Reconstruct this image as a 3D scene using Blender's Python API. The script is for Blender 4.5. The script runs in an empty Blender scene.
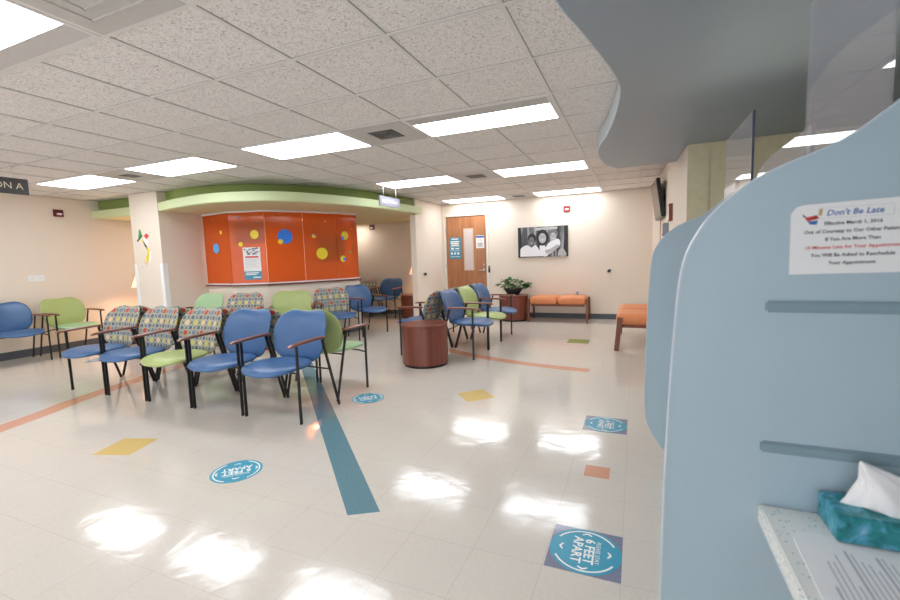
import bpy, bmesh, math, random
from mathutils import Vector, Matrix
random.seed(7)
PI = math.pi
SC = bpy.context.scene
COL = SC.collection

# ------------------------------------------------------------------ camera, world, exposure
ZC = 2.4117                                   # ceiling height
EYE = 1.2856
def camera():
    f, yaw, pitch, roll = 437.6289, -.4032, -.0981, -.0325
    fw = Vector((math.sin(yaw)*math.cos(pitch), math.cos(yaw)*math.cos(pitch), math.sin(pitch)))
    r = Vector((math.cos(yaw), -math.sin(yaw), 0)); u = r.cross(fw)
    r2 = r*math.cos(roll)+u*math.sin(roll); u2 = -r*math.sin(roll)+u*math.cos(roll)
    cd = bpy.data.cameras.new('camera'); cd.sensor_width = 36; cd.lens = f*36/900
    cd.clip_start = .02; cd.clip_end = 60
    cd.dof.use_dof = True; cd.dof.focus_distance = 4.5; cd.dof.aperture_fstop = 4.0
    co = bpy.data.objects.new('camera', cd); COL.objects.link(co)
    m = Matrix((r2, u2, -fw)).transposed().to_4x4(); m.translation = Vector((0, 0, EYE))
    co.matrix_world = m; SC.camera = co
camera()
w = bpy.data.worlds.new('world'); SC.world = w; w.use_nodes = True
w.node_tree.nodes['Background'].inputs[0].default_value = (.86, .92, 1, 1)
w.node_tree.nodes['Background'].inputs[1].default_value = 2.7
SC.view_settings.view_transform = 'Standard'; SC.view_settings.look = 'None'
SC.view_settings.exposure = 0.06; SC.view_settings.gamma = 1; SC.view_settings.use_curve_mapping = False
LAMP = 9.0          # emission of the ceiling troffers
SC.cycles.max_bounces = 8; SC.cycles.diffuse_bounces = 5; SC.cycles.glossy_bounces = 4
SC.cycles.transparent_max_bounces = 16; SC.cycles.caustics_reflective = False
SC.cycles.sample_clamp_indirect = 6; SC.cycles.use_denoising = True

# ------------------------------------------------------------------ materials
def lin(c):
    return tuple((v/255/12.92 if v/255 <= .04045 else ((v/255+.055)/1.055)**2.4) for v in c)+(1,)
MATS = {}
class NT:
    def __init__(s, name):
        s.m = bpy.data.materials.new(name); s.m.use_nodes = True
        s.t = s.m.node_tree; s.b = s.t.nodes['Principled BSDF']; MATS[name] = s.m
    def n(s, ty, **k):
        nd = s.t.nodes.new(ty)
        for a, v in k.items(): setattr(nd, a, v)
        return nd
    def l(s, a, b): s.t.links.new(a, b)
    def math(s, op, a, b=None, c=None):
        nd = s.n('ShaderNodeMath', operation=op)
        for i, v in enumerate((a, b, c)):
            if v is None: continue
            if isinstance(v, (int, float)): nd.inputs[i].default_value = v
            else: s.l(v, nd.inputs[i])
        return nd.outputs[0]
    def mix(s, fac, a, b):
        nd = s.n('ShaderNodeMix', data_type='RGBA')
        if isinstance(fac, (int, float)): nd.inputs[0].default_value = fac
        else: s.l(fac, nd.inputs[0])
        for i, v in ((6, a), (7, b)):
            if isinstance(v, tuple): nd.inputs[i].default_value = v
            else: s.l(v, nd.inputs[i])
        return nd.outputs[2]
    def pos(s, scale=(1, 1, 1), obj=True, rot=(0, 0, 0)):
        tc = s.n('ShaderNodeTexCoord'); mp = s.n('ShaderNodeMapping')
        mp.inputs['Scale'].default_value = scale; mp.inputs['Rotation'].default_value = rot
        s.l(tc.outputs['Object'], mp.inputs[0]); return mp.outputs[0]
    def noise(s, v, scale, detail=3, rough=.5, dist=0):
        nd = s.n('ShaderNodeTexNoise'); nd.inputs['Scale'].default_value = scale
        nd.inputs['Detail'].default_value = detail; nd.inputs['Roughness'].default_value = rough
        nd.inputs['Distortion'].default_value = dist
        s.l(v, nd.inputs['Vector']); return nd.outputs['Fac']
    def ramp(s, fac, stops):
        nd = s.n('ShaderNodeValToRGB'); e = nd.color_ramp.elements
        while len(e) < len(stops): e.new(.5)
        for i, (p, c) in enumerate(stops):
            e[i].position = p; e[i].color = c
        s.l(fac, nd.inputs[0]); return nd.outputs[0]
    def bump(s, h, strength=.2, dist=.01):
        nd = s.n('ShaderNodeBump'); nd.inputs['Strength'].default_value = strength
        nd.inputs['Distance'].default_value = dist; s.l(h, nd.inputs['Height'])
        s.l(nd.outputs[0], s.b.inputs['Normal'])
    def color(s, c):
        if isinstance(c, tuple): s.b.inputs['Base Color'].default_value = c
        else: s.l(c, s.b.inputs['Base Color'])
    def set(s, **k):
        for a, v in k.items():
            a = a.replace('_', ' ')
            s.b.inputs[a].default_value = v
def simple(name, rgb, rough=.5, var=.04, scale=30, bump=0, metal=0, spec=.5, coat=0):
    """a colour with a slight procedural unevenness"""
    t = NT(name); c = lin(rgb); v = t.pos()
    n = t.noise(v, scale, 3)
    lo = tuple(x*(1-var*2) for x in c[:3])+(1,); hi = tuple(min(1, x*(1+var*2)) for x in c[:3])+(1,)
    t.color(t.mix(n, lo, hi)); t.set(Roughness=rough, Metallic=metal)
    t.b.inputs['Specular IOR Level'].default_value = spec
    if coat: t.b.inputs['Coat Weight'].default_value = coat; t.b.inputs['Coat Roughness'].default_value = .1
    if bump: t.bump(n, bump, .003)
    return t.m
def emis(name, rgb, strength):
    t = NT(name); t.color((.8, .8, .8, 1))
    t.b.inputs['Emission Color'].default_value = lin(rgb); t.b.inputs['Emission Strength'].default_value = strength
    return t.m

WALL = simple('wall_vinyl', (230, 217, 202), .65, .03, 90, .15)
KHAKI = simple('khaki_vinyl', (216, 204, 168), .6, .06, 14, .15)
CREAM = simple('cream_frame', (228, 226, 212), .4)
WHITE = simple('white_plastic', (236, 238, 240), .4, .01)
METALW = simple('white_metal', (222, 222, 222), .4, .01)
BASEB = simple('baseboard_rubber', (82, 88, 96), .45)
BLACK = simple('black_metal', (22, 22, 24), .38, .05)
BLACKP = simple('black_plastic', (14, 14, 16), .3)
STEEL = simple('brushed_steel', (190, 190, 192), .3, metal=1)
GREENL = simple('pale_green_paint', (206, 218, 170), .55, .01)
GREEND = simple('olive_green_paint', (134, 150, 78), .6, .01)
SOFFU = simple('cream_soffit_paint', (214, 206, 164), .6, .01)
BLUEW = simple('grey_blue_laminate', (168, 186, 195), .42, .02, 8)
BLUES = simple('grey_blue_soffit_paint', (146, 158, 170), .4, .02, 5)
BLUER = simple('pale_blue_edge', (188, 200, 208), .35, .01)
BANDM = simple('teal_grey_band', (128, 150, 158), .6)
BLUEV = simple('blue_vinyl', (60, 98, 144), .36, .05, 9, .35)
LIMEV = simple('lime_vinyl', (166, 180, 114), .38, .03, 12, .1)
PALEV = simple('pale_green_vinyl', (160, 192, 148), .38, .03, 12, .1)
ORNGV = simple('orange_vinyl', (220, 138, 88), .45, .05, 10, .15)
BROWN = simple('dark_brown_edge', (120, 56, 34), .4)
REDP = simple('red_plastic', (200, 40, 44), .35)
MAROON = simple('maroon_plastic', (120, 22, 34), .35)
CHAR = simple('charcoal_sign', (66, 64, 66), .4)
GREYS = simple('silver_grey_sign', (140, 140, 152), .4)
INK = simple('black_ink', (30, 30, 34), .6)
LETTERW = simple('white_lettering', (238, 236, 230), .5)
LETTERC = simple('cream_lettering', (226, 216, 190), .5)
REDI = simple('red_ink', (206, 66, 66), .6)
BLUEI = simple('blue_ink', (70, 104, 166), .6)
GREYI = simple('grey_ink', (176, 178, 182), .6)
PAPER = simple('white_paper', (232, 230, 228), .6, .01)
TEALP = simple('teal_print', (58, 140, 170), .5)
TEALS = simple('teal_sticker', (44, 148, 176), .35, .03)
YEL = simple('yellow_decal', (236, 214, 40), .4)
SKY = simple('light_blue_decal', (96, 176, 240), .4)
BLU = simple('blue_decal', (50, 128, 236), .4)
GRN = simple('green_decal', (70, 156, 80), .4)
PINKD = simple('salmon_decal', (226, 140, 100), .4)
LEAF = simple('leaf', (50, 104, 48), .4, .25, 9)
LEAF2 = simple('leaf_light', (120, 164, 84), .4, .2, 9)
POT = simple('dark_ceramic', (42, 44, 52), .25)
SOIL = simple('soil', (50, 36, 26), .9)
TISSUE = simple('tissue', (236, 232, 230), .8, .01)

def wood(name, c1, c2, rough=.35, axis='Z', scale=18, coat=0):
    t = NT(name)
    s = {'X': (.06, 1, 1), 'Y': (1, .06, 1), 'Z': (1, 1, .06)}[axis]
    v = t.pos(s); n = t.noise(v, scale, 6, .62, .4)
    t.color(t.ramp(n, [(.3, lin(c1)), (.7, lin(c2))])); t.set(Roughness=rough)
    if coat: t.b.inputs['Coat Weight'].default_value = coat; t.b.inputs['Coat Roughness'].default_value = .12
    return t.m
CHERRY = wood('cherry_laminate', (94, 46, 34), (132, 70, 54), .3, 'Z', 10)
CHERRYT = wood('cherry_laminate_top', (98, 46, 34), (136, 70, 54), .3, 'X', 10)
ARMW = wood('cherry_armrest', (98, 52, 38), (142, 80, 56), .35, 'Y', 20, .3)
BENCHW = wood('cherry_bench_leg', (106, 58, 42), (142, 82, 58), .4, 'Z', 20)
DOORW = wood('oak_veneer', (150, 94, 58), (182, 124, 82), .35, 'Z', 14)

def floor_mat():
    t = NT('vinyl_floor'); v = t.pos()
    off = t.n('ShaderNodeVectorMath', operation='ADD'); off.inputs[1].default_value = (.045+.3048*60, -1.70+.3048*60, 0)
    t.l(v, off.inputs[0])
    sc = t.n('ShaderNodeVectorMath', operation='SCALE'); sc.inputs[3].default_value = 1/.3048; t.l(off.outputs[0], sc.inputs[0])
    sx = t.n('ShaderNodeSeparateXYZ'); t.l(sc.outputs[0], sx.inputs[0])
    fl = t.n('ShaderNodeVectorMath', operation='FLOOR'); t.l(sc.outputs[0], fl.inputs[0])
    wn = t.n('ShaderNodeTexWhiteNoise', noise_dimensions='2D'); t.l(fl.outputs[0], wn.inputs[0])
    def edge(o):
        f = t.math('FRACT', o); d = t.math('ABSOLUTE', t.math('SUBTRACT', f, .5)); return t.math('GREATER_THAN', d, .495)
    seam = t.math('MAXIMUM', edge(sx.outputs[0]), edge(sx.outputs[1]))
    n = t.noise(v, 70, 4, .7); n2 = t.noise(v, 9, 3)
    c = t.mix(n, lin((198, 189, 178)), lin((224, 216, 205)))
    c = t.mix(t.math('MULTIPLY', wn.outputs[0], .22), c, lin((202, 194, 184)))
    c = t.mix(t.math('MULTIPLY', n2, .25), c, lin((200, 190, 178)))
    c = t.mix(t.math('MULTIPLY', seam, .3), c, lin((150, 140, 130)))
    t.color(c); t.b.inputs['Specular IOR Level'].default_value = .6
    r = t.math('ADD', t.math('MULTIPLY', t.noise(v, 6, 4, .7), .12), .05); t.l(r, t.b.inputs['Roughness'])
    # each tile lies at a slightly different slope, plus a worn wax ripple
    h1 = t.noise(v, 5.5, 2, .5, .6); h2 = t.noise(v, 40, 2)
    tilt = t.math('MULTIPLY', t.math('SUBTRACT', wn.outputs[0], .5), t.math('FRACT', sx.outputs[0]))
    h = t.math('ADD', t.math('ADD', h1, t.math('MULTIPLY', h2, .06)), t.math('MULTIPLY', tilt, .15))
    t.bump(h, .06, .03); return t.m
FLOOR = floor_mat()
def tile_mat(name, a, b):
    t = NT(name); v = t.pos(); n = t.noise(v, 90, 4, .7); t.color(t.mix(n, lin(a), lin(b)))
    t.set(Roughness=.12); t.bump(t.noise(v, 5.5, 2, .5, .6), .045, .03); return t.m
T_BLUE = tile_mat('blue_floor_tile', (70, 112, 128), (118, 152, 164))
T_ORNG = tile_mat('orange_floor_tile', (198, 136, 108), (216, 162, 136))
T_YELL = tile_mat('yellow_floor_tile', (204, 174, 100), (222, 194, 126))
T_GREEN = tile_mat('green_floor_tile', (120, 142, 78), (152, 172, 104))
T_SLATE = tile_mat('slate_blue_floor_tile', (108, 112, 134), (144, 147, 166))
T_SKYB = tile_mat('light_blue_floor_tile', (110, 140, 170), (150, 176, 196))

def ceiling_mat():
    t = NT('ceiling_tile'); v = t.pos()
    vo = t.n('ShaderNodeTexVoronoi'); vo.inputs['Scale'].default_value = 85
    ns = t.n('ShaderNodeTexNoise'); ns.inputs['Scale'].default_value = 60; ns.inputs['Detail'].default_value = 2
    t.l(v, ns.inputs[0])
    ad = t.n('ShaderNodeMix', data_type='VECTOR'); ad.inputs[0].default_value = .03; t.l(v, ad.inputs[4]); t.l(ns.outputs['Color'], ad.inputs[5])
    t.l(ad.outputs[1], vo.inputs['Vector'])
    f = t.noise(ad.outputs[1], 95, 3, .6, 1.6)
    worm = t.ramp(f, [(.37, (0, 0, 0, 1)), (.45, (1, 1, 1, 1))])
    t.color(t.mix(worm, lin((168, 158, 154)), lin((243, 238, 235)))); t.set(Roughness=.95)
    t.bump(worm, .5, .004); return t.m
CEIL = ceiling_mat()
TBAR = simple('ceiling_grid_metal', (226, 222, 219), .5, .01)

def pattern_mat():
    t = NT('lattice_fabric'); tc = t.n('ShaderNodeTexCoord'); sx = t.n('ShaderNodeSeparateXYZ'); t.l(tc.outputs['Object'], sx.inputs[0])
    P = .098
    U = t.math('ADD', t.math('DIVIDE', sx.outputs[0], P), 50.5); V = t.math('ADD', t.math('DIVIDE', sx.outputs[2], P), 50.25)
    def cell(du):
        u = t.math('ADD', U, du); v = t.math('ADD', V, du)
        fu = t.math('SUBTRACT', t.math('FRACT', u), .5); fv = t.math('SUBTRACT', t.math('FRACT', v), .5)
        d = t.math('SQRT', t.math('ADD', t.math('MULTIPLY', fu, fu), t.math('MULTIPLY', fv, fv)))
        return d, t.math('MODULO', t.math('FLOOR', u), 2.0), t.math('MODULO', t.math('FLOOR', v), 2.0), fu, fv
    d0, cu, cv, fu, fv = cell(0); d1, _, _, _, _ = cell(.5)
    base = lin((168, 168, 158)); slate = lin((92, 100, 114)); sand = lin((162, 162, 132))
    red = lin((190, 76, 60)); yel = lin((198, 184, 104)); peach = lin((220, 188, 146)); blue = lin((116, 126, 144))
    man = t.math('ADD', t.math('ABSOLUTE', fu), t.math('ABSOLUTE', fv))
    c = t.mix(t.math('LESS_THAN', t.math('ABSOLUTE', t.math('SUBTRACT', man, .5)), .075), base, slate)
    c = t.mix(t.math('LESS_THAN', t.math('ABSOLUTE', t.math('SUBTRACT', d0, .34)), .05), c, sand)
    c = t.mix(t.math('LESS_THAN', d0, .25), c, t.mix(cv, t.mix(cu, red, blue), t.mix(cu, peach, yel)))
    c = t.mix(t.math('LESS_THAN', d1, .20), c, slate)
    t.color(c); t.set(Roughness=.8); return t.m
FABRIC = pattern_mat()

def glass_mat(name, tint, refl=.12, alpha=.1, rough=.02):
    """thin clear acrylic: mostly transparent, a faint tint and a gloss"""
    t = NT(name); t.t.nodes.remove(t.b)
    out = [n for n in t.t.nodes if n.type == 'OUTPUT_MATERIAL'][0]
    tr = t.n('ShaderNodeBsdfTransparent'); tr.inputs[0].default_value = (.97, .975, .98, 1)
    df = t.n('ShaderNodeBsdfDiffuse'); df.inputs[0].default_value = lin(tint)
    gl = t.n('ShaderNodeBsdfGlossy'); gl.inputs[1].default_value = rough
    fr = t.n('ShaderNodeFresnel'); fr.inputs[0].default_value = 1.45
    m1 = t.n('ShaderNodeMixShader'); m1.inputs[0].default_value = alpha; t.l(tr.outputs[0], m1.inputs[1]); t.l(df.outputs[0], m1.inputs[2])
    m2 = t.n('ShaderNodeMixShader'); t.l(t.math('MULTIPLY', fr.outputs[0], refl*8), m2.inputs[0]); t.l(m1.outputs[0], m2.inputs[1]); t.l(gl.outputs[0], m2.inputs[2])
    t.l(m2.outputs[0], out.inputs[0]); return t.m
PLEXI = glass_mat('clear_acrylic', (205, 206, 218), .055, .14)
LENS = glass_mat('clear_lamination', (240, 240, 245), .05, .04)
def orange_mat():
    t = NT('orange_acrylic'); v = t.pos(); n = t.noise(v, 2.2, 3)
    t.color(t.mix(n, lin((200, 100, 40)), lin((210, 110, 50)))); t.set(Roughness=.09)
    t.b.inputs['Specular IOR Level'].default_value = .55
    out = [x for x in t.t.nodes if x.type == 'OUTPUT_MATERIAL'][0]
    tr = t.n('ShaderNodeBsdfTransparent'); tr.inputs[0].default_value = lin((255, 168, 90))
    mx = t.n('ShaderNodeMixShader'); mx.inputs[0].default_value = .42
    t.l(t.b.outputs[0], mx.inputs[1]); t.l(tr.outputs[0], mx.inputs[2]); t.l(mx.outputs[0], out.inputs[0]); return t.m
ORNGP = orange_mat()
def solid_surface():
    t = NT('speckled_solid_surface'); v = t.pos()
    vo = t.n('ShaderNodeTexVoronoi'); vo.inputs['Scale'].default_value = 130; t.l(v, vo.inputs[0])
    sp = t.math('LESS_THAN', vo.outputs['Distance'], .26)
    wn = t.n('ShaderNodeSeparateColor'); t.l(vo.outputs['Color'], wn.inputs[0])
    sp = t.math('MULTIPLY', sp, t.math('GREATER_THAN', wn.outputs[0], .55))
    t.color(t.mix(sp, lin((226, 224, 218)), lin((120, 170, 178)))); t.set(Roughness=.35); return t.m
SOLID = solid_surface()
def tissue_box_mat():
    t = NT('teal_swirl_carton'); v = t.pos(); n = t.noise(v, 22, 4, .6, 1.5)
    t.color(t.ramp(n, [(.3, lin((14, 92, 100))), (.48, lin((40, 136, 140))), (.6, lin((86, 160, 190))), (.75, lin((170, 206, 210)))])); t.set(Roughness=.4); return t.m
TBOX = tissue_box_mat()
def streak_mat():
    t = NT('photo_backdrop'); v = t.pos((1, 1, .05)); n = t.noise(v, 16, 4, .7, .4)
    t.color(t.ramp(n, [(.3, lin((22, 22, 24))), (.5, lin((80, 80, 82))), (.66, lin((170, 170, 172)))])); t.set(Roughness=.5); return t.m
PHOTO = streak_mat()
PH_W = simple('photo_white', (228, 228, 232), .5); PH_D = simple('photo_dark', (30, 30, 32), .5); PH_M = simple('photo_mid', (112, 110, 110), .5, .15, 40); PH_L = simple('photo_light', (176, 174, 174), .5, .12, 40)
def shade_mat():
    t = NT('lamp_shade_fabric'); t.color(lin((236, 214, 190))); t.set(Roughness=.8)
    t.b.inputs['Emission Color'].default_value = lin((255, 214, 178)); t.b.inputs['Emission Strength'].default_value = .6
    out = [x for x in t.t.nodes if x.type == 'OUTPUT_MATERIAL'][0]; tl_ = t.n('ShaderNodeBsdfTranslucent'); tl_.inputs[0].default_value = lin((255, 235, 225))
    mx = t.n('ShaderNodeMixShader'); mx.inputs[0].default_value = .12; t.l(t.b.outputs[0], mx.inputs[1]); t.l(tl_.outputs[0], mx.inputs[2]); t.l(mx.outputs[0], out.inputs[0]); return t.m
SHADE = shade_mat()

# ------------------------------------------------------------------ mesh helpers
def link(name, mesh, mats, parent=None, loc=None, rot=None):
    o = bpy.data.objects.new(name, mesh); COL.objects.link(o)
    if mats is not None:
        for m in (mats if isinstance(mats, (list, tuple)) else [mats]): mesh.materials.append(m)
    if parent is not None: o.parent = parent
    if loc: o.location = loc
    if rot: o.rotation_euler = rot
    return o
def tag(o, label=None, cat=None, group=None, kind=None):
    if label: o['label'] = label
    if cat: o['category'] = cat
    if group: o['group'] = group
    if kind: o['kind'] = kind
    return o
def empty(name, loc, rz=0, label=None, cat=None, group=None):
    o = bpy.data.objects.new(name, None); COL.objects.link(o); o.location = loc; o.rotation_euler = (0, 0, rz)
    o.empty_display_size = .1
    return tag(o, label, cat, group)
class MB:
    def __init__(s): s.bm = bmesh.new()
    def box(s, x0, x1, y0, y1, z0, z1, bevel=0, M=None):
        t = bmesh.new(); r = bmesh.ops.create_cube(t, size=1)
        bmesh.ops.scale(t, vec=(x1-x0, y1-y0, z1-z0), verts=t.verts); bmesh.ops.translate(t, vec=((x0+x1)/2, (y0+y1)/2, (z0+z1)/2), verts=t.verts)
        if bevel: bmesh.ops.bevel(t, geom=t.edges[:], offset=bevel, segments=2, affect='EDGES')
        return s._add(t, M)
    def _add(s, t, M=None):
        if M is not None: bmesh.ops.transform(t, matrix=M, verts=t.verts)
        me = bpy.data.meshes.new('tmp'); t.to_mesh(me); t.free(); s.bm.from_mesh(me); bpy.data.meshes.remove(me); return s
    def bar(s, a, b, w, d, up=(1, 0, 0), bevel=.002):
        """rectangular bar from a to b, w across 'up', d the other way"""
        a, b = Vector(a), Vector(b); z = (b-a); L = z.length; z.normalize(); x = Vector(up); x = (x-z*x.dot(z)).normalized(); y = z.cross(x)
        M = Matrix((x, y, z)).transposed().to_4x4(); M.translation = (a+b)/2
        return s.box(-w/2, w/2, -d/2, d/2, -L/2, L/2, bevel, M)
    def tube(s, pts, r, n=8, cap=True):
        t = bmesh.new(); pts = [Vector(p) for p in pts]; rings = []
        px = None
        for i, p in enumerate(pts):
            d = (pts[min(i+1, len(pts)-1)]-pts[max(i-1, 0)]).normalized()
            if px is None:
                px = d.orthogonal().normalized()
            px = (px-d*px.dot(d)).normalized(); py = d.cross(px)
            rr = r[i] if isinstance(r, (list, tuple)) else r
            rings.append([t.verts.new(p+(px*math.cos(2*PI*k/n)+py*math.sin(2*PI*k/n))*rr) for k in range(n)])
        for a, b in zip(rings, rings[1:]):
            for k in range(n): t.faces.new((a[k], a[(k+1) % n], b[(k+1) % n], b[k]))
        if cap: t.faces.new(rings[0][::-1]); t.faces.new(rings[-1])
        for f in t.faces: f.smooth = True
        return s._add(t)
    def lathe(s, prof, n=40, M=None, smooth=True):
        t = bmesh.new(); rings = []
        for r, z in prof:
            if r < 1e-5: rings.append([t.verts.new((0, 0, z))])
            else: rings.append([t.verts.new((r*math.cos(2*PI*k/n), r*math.sin(2*PI*k/n), z)) for k in range(n)])
        for a, b in zip(rings, rings[1:]):
            for k in range(n):
                k2 = (k+1) % n
                if len(a) == 1 and len(b) == 1: continue
                if len(a) == 1: t.faces.new((a[0], b[k2], b[k]))
                elif len(b) == 1: t.faces.new((a[k], a[k2], b[0]))
                else: t.faces.new((a[k], a[k2], b[k2], b[k]))
        for f in t.faces: f.smooth = smooth
        bmesh.ops.recalc_face_normals(t, faces=t.faces)
        return s._add(t, M)
    def prism(s, poly, z0, z1, M=None, bevel=0, smooth=False):
        """polygon in xy extruded z0..z1"""
        t = bmesh.new(); a = [t.verts.new((x, y, z0)) for x, y in poly]; b = [t.verts.new((x, y, z1)) for x, y in poly]
        n = len(poly); t.faces.new(a[::-1]); t.faces.new(b)
        for k in range(n):
            f = t.faces.new((a[k], a[(k+1) % n], b[(k+1) % n], b[k])); f.smooth = smooth
        bmesh.ops.recalc_face_normals(t, faces=t.faces)
        if bevel:
            es = [e for e in t.edges if abs(e.verts[0].co.z-e.verts[1].co.z) < 1e-6]
            bmesh.ops.bevel(t, geom=es, offset=bevel, segments=2, affect='EDGES')
        return s._add(t, M)
    def ribbon(s, pts, half, z0, z1, closed=False):
        """wall that follows a plan polyline, thickness 2*half"""
        L, R = offs(pts, half), offs(pts, -half); return s.prism(L+R[::-1], z0, z1)
    def pillow(s, outline, T, rings=7, M=None, bend=None, power=3.0, back=1.0):
        """soft pad: outline in xy, thickness +-T/2 along z, rounded to the rim"""
        t = bmesh.new(); n = len(outline); cx = sum(p[0] for p in outline)/n; cy = sum(p[1] for p in outline)/n
        def f(p):
            v = Vector(p); return bend(v) if bend else v
        for sg in (1, -1):
            prev = [t.verts.new(f((cx, cy, sg*T/2*(back if sg < 0 else 1))))]
            for i in range(1, rings+1):
                q = math.sin(PI/2*i/rings)
                h = T/2*(max(0, 1-q**power))**.5*(back if sg < 0 else 1) if i < rings else 0
                ring = [t.verts.new(f((cx+(x-cx)*q, cy+(y-cy)*q, sg*h))) for x, y in outline]
                for k in range(n):
                    k2 = (k+1) % n
                    if len(prev) == 1: t.faces.new((prev[0], ring[k], ring[k2]) if sg > 0 else (prev[0], ring[k2], ring[k]))
                    else: t.faces.new((prev[k], ring[k], ring[k2], prev[k2]) if sg > 0 else (prev[k], prev[k2], ring[k2], ring[k]))
                prev = ring
        bmesh.ops.remove_doubles(t, verts=t.verts, dist=1e-5)
        for fc in t.faces: fc.smooth = True
        return s._add(t, M)
    def mesh(s, name='m'):
        me = bpy.data.meshes.new(name); s.bm.to_mesh(me); s.bm.free(); return me
    def build(s, name, mats, parent=None, **k): return link(name, s.mesh(name), mats, parent, **k)
def offs(pts, d):
    out = []; P = [Vector((p[0], p[1])) for p in pts]
    for i, p in enumerate(P):
        a = (P[i]-P[i-1]).normalized() if i > 0 else (P[1]-P[0]).normalized()
        b = (P[i+1]-P[i]).normalized() if i < len(P)-1 else a
        na, nb = Vector((-a.y, a.x)), Vector((-b.y, b.x)); m = (na+nb).normalized(); m = m/max(.3, m.dot(na)); out.append((p.x+m.x*d, p.y+m.y*d))
    return out
def spline(pts, sub=6):
    P = [Vector(p) for p in pts]; out = []
    for i in range(len(P)-1):
        p0, p1, p2, p3 = P[max(i-1, 0)], P[i], P[i+1], P[min(i+2, len(P)-1)]
        for k in range(sub):
            t = k/sub; out.append(.5*((2*p1)+(p2-p0)*t+(2*p0-5*p1+4*p2-p3)*t*t+(3*p1-p0-3*p2+p3)*t**3))
    out.append(P[-1]); return [tuple(p) for p in out]
def superell(a, b, e=3.2, n=48, f=None):
    out = []
    for k in range(n):
        t = 2*PI*k/n; c, s_ = math.cos(t), math.sin(t)
        x = a*math.copysign(abs(c)**(2/e), c); y = b*math.copysign(abs(s_)**(2/e), s_)
        out.append(f(x, y) if f else (x, y))
    return out
def text(name, body, size, mat, parent=None, loc=(0, 0, 0), M=None, align='CENTER', depth=.0006, space=1.0, bold=0):
    cu = bpy.data.curves.new('t', 'FONT'); cu.body = body; cu.size = size; cu.align_x = align; cu.align_y = 'CENTER'
    cu.extrude = depth; cu.resolution_u = 2; cu.space_character = space; cu.offset = bold
    o = bpy.data.objects.new('t', cu); COL.objects.link(o)
    me = bpy.data.meshes.new_from_object(o); bpy.data.objects.remove(o); bpy.data.curves.remove(cu)
    if M is not None: me.transform(M)
    me.transform(Matrix.Translation(loc)); me.materials.clear()
    return link(name, me, mat, parent)
def struct(o, label=None):
    return tag(o, label, kind='structure')

# frames to lay flat artwork on walls: local (x right, y up, z out of the surface)
def frame_far(x, z, y=8.83): return Matrix(((1, 0, 0, x), (0, 0, -1, y), (0, 1, 0, z), (0, 0, 0, 1)))       # faces -Y
def frame_px(y, z, x): return Matrix(((0, 0, 1, x), (1, 0, 0, y), (0, 1, 0, z), (0, 0, 0, 1)))                # faces +X

# ------------------------------------------------------------------ room shell
XL, YF = -8.4, 8.83
PA, PB = (.27, YF), (.44, 4.80)          # right wall runs slightly off square
struct(MB().box(-8.6, 5, -4.2, 9.1, -.1, 0).build('floor', FLOOR))
struct(MB().box(-8.6, 5, -4.2, 9.1, ZC+.006, ZC+.1).build('ceiling', CEIL))
g = MB()
for k in range(-14, 10):
    x = -.5714+.6096*k
    if -8.4 < x < 5: g.box(x-.012, x+.012, -4.2, 8.83, ZC-.001, ZC+.0062)
for k in range(-11, 12):
    y = 2.044+.6096*k
    if -4.2 < y < 8.83: g.box(XL, 5, y-.012, y+.012, ZC-.001, ZC+.0061)
struct(g.build('trim_1', TBAR), 'thin off-white metal grid between the ceiling tiles')
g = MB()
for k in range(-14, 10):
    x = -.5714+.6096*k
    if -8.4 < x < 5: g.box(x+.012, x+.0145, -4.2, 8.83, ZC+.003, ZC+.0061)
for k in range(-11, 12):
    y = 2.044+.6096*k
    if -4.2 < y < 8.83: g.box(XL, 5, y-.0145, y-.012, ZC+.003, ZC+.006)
struct(g.build('trim_2', simple('painted_reveal_shade', (176, 168, 164), .8)), 'dark strip painted as the shadow gap along the ceiling grid')  # shade of the gap put into dark strips along one side of each bar
struct(MB().box(XL-.15, XL, -4.2, YF+.15, 0, ZC).build('wall_left', WALL))
DX0, DX1, DZ = -3.81, -2.90, 2.14
wl = MB(); wl.box(XL, DX0-.05, YF, YF+.15, 0, ZC); wl.box(DX1+.05, .6, YF, YF+.15, 0, ZC); wl.box(DX0-.05, DX1+.05, YF, YF+.15, DZ+.05, ZC)
struct(wl.build('wall_far', WALL))
struct(MB().prism([PA, PB, (.62, 4.80), (.62, YF)], 0, ZC).build('wall_right', WALL))
struct(MB().box(.62, 3.2, 4.80, 4.95, 0, ZC).build('wall_right_return', KHAKI))
struct(MB().box(3.2, 3.35, -1.5, 4.95, 0, ZC).build('wall_reception', KHAKI))
struct(MB().box(.9, 3.35, -1.6, -1.5, 0, ZC).build('wall_light_blocker', BLUEW))  # unseen wall added to keep light from behind off the near divider
struct(MB().box(.442, .622, 4.792, 4.80, 0, ZC).build('trim_3', KHAKI))
struct(MB().box(-4.03, -3.91, 7.60, YF, 0, ZC).build('wall_partition', WALL), 'short cream partition beside the wooden door')
b = MB(); b.box(XL, -4.03, YF-.012, YF, 0, .10, .002); b.box(-3.91, DX0-.05, YF-.012, YF, 0, .10, .002); b.box(DX1+.05, .27, YF-.012, YF, 0, .10, .002)
struct(b.build('baseboard_far', BASEB))
struct(MB().box(XL, XL+.012, -4.2, YF, 0, .115, .002).build('baseboard_left', BASEB))
b = MB(); b.box(-3.91, -3.898, 7.6, YF-.012, 0, .1); b.box(-4.03, -3.898, 7.588, 7.6, 0, .1)
struct(b.build('baseboard_partition', BASEB))
dx, dy = PB[0]-PA[0], PB[1]-PA[1]; L = math.hypot(dx, dy); nx, ny = dy/L, -dx/L
struct(MB().prism([PA, PB, (PB[0]+nx*.012, PB[1]+ny*.012), (PA[0]+nx*.012, PA[1]+ny*.012)], 0, .1).build('baseboard_right', BASEB))

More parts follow.
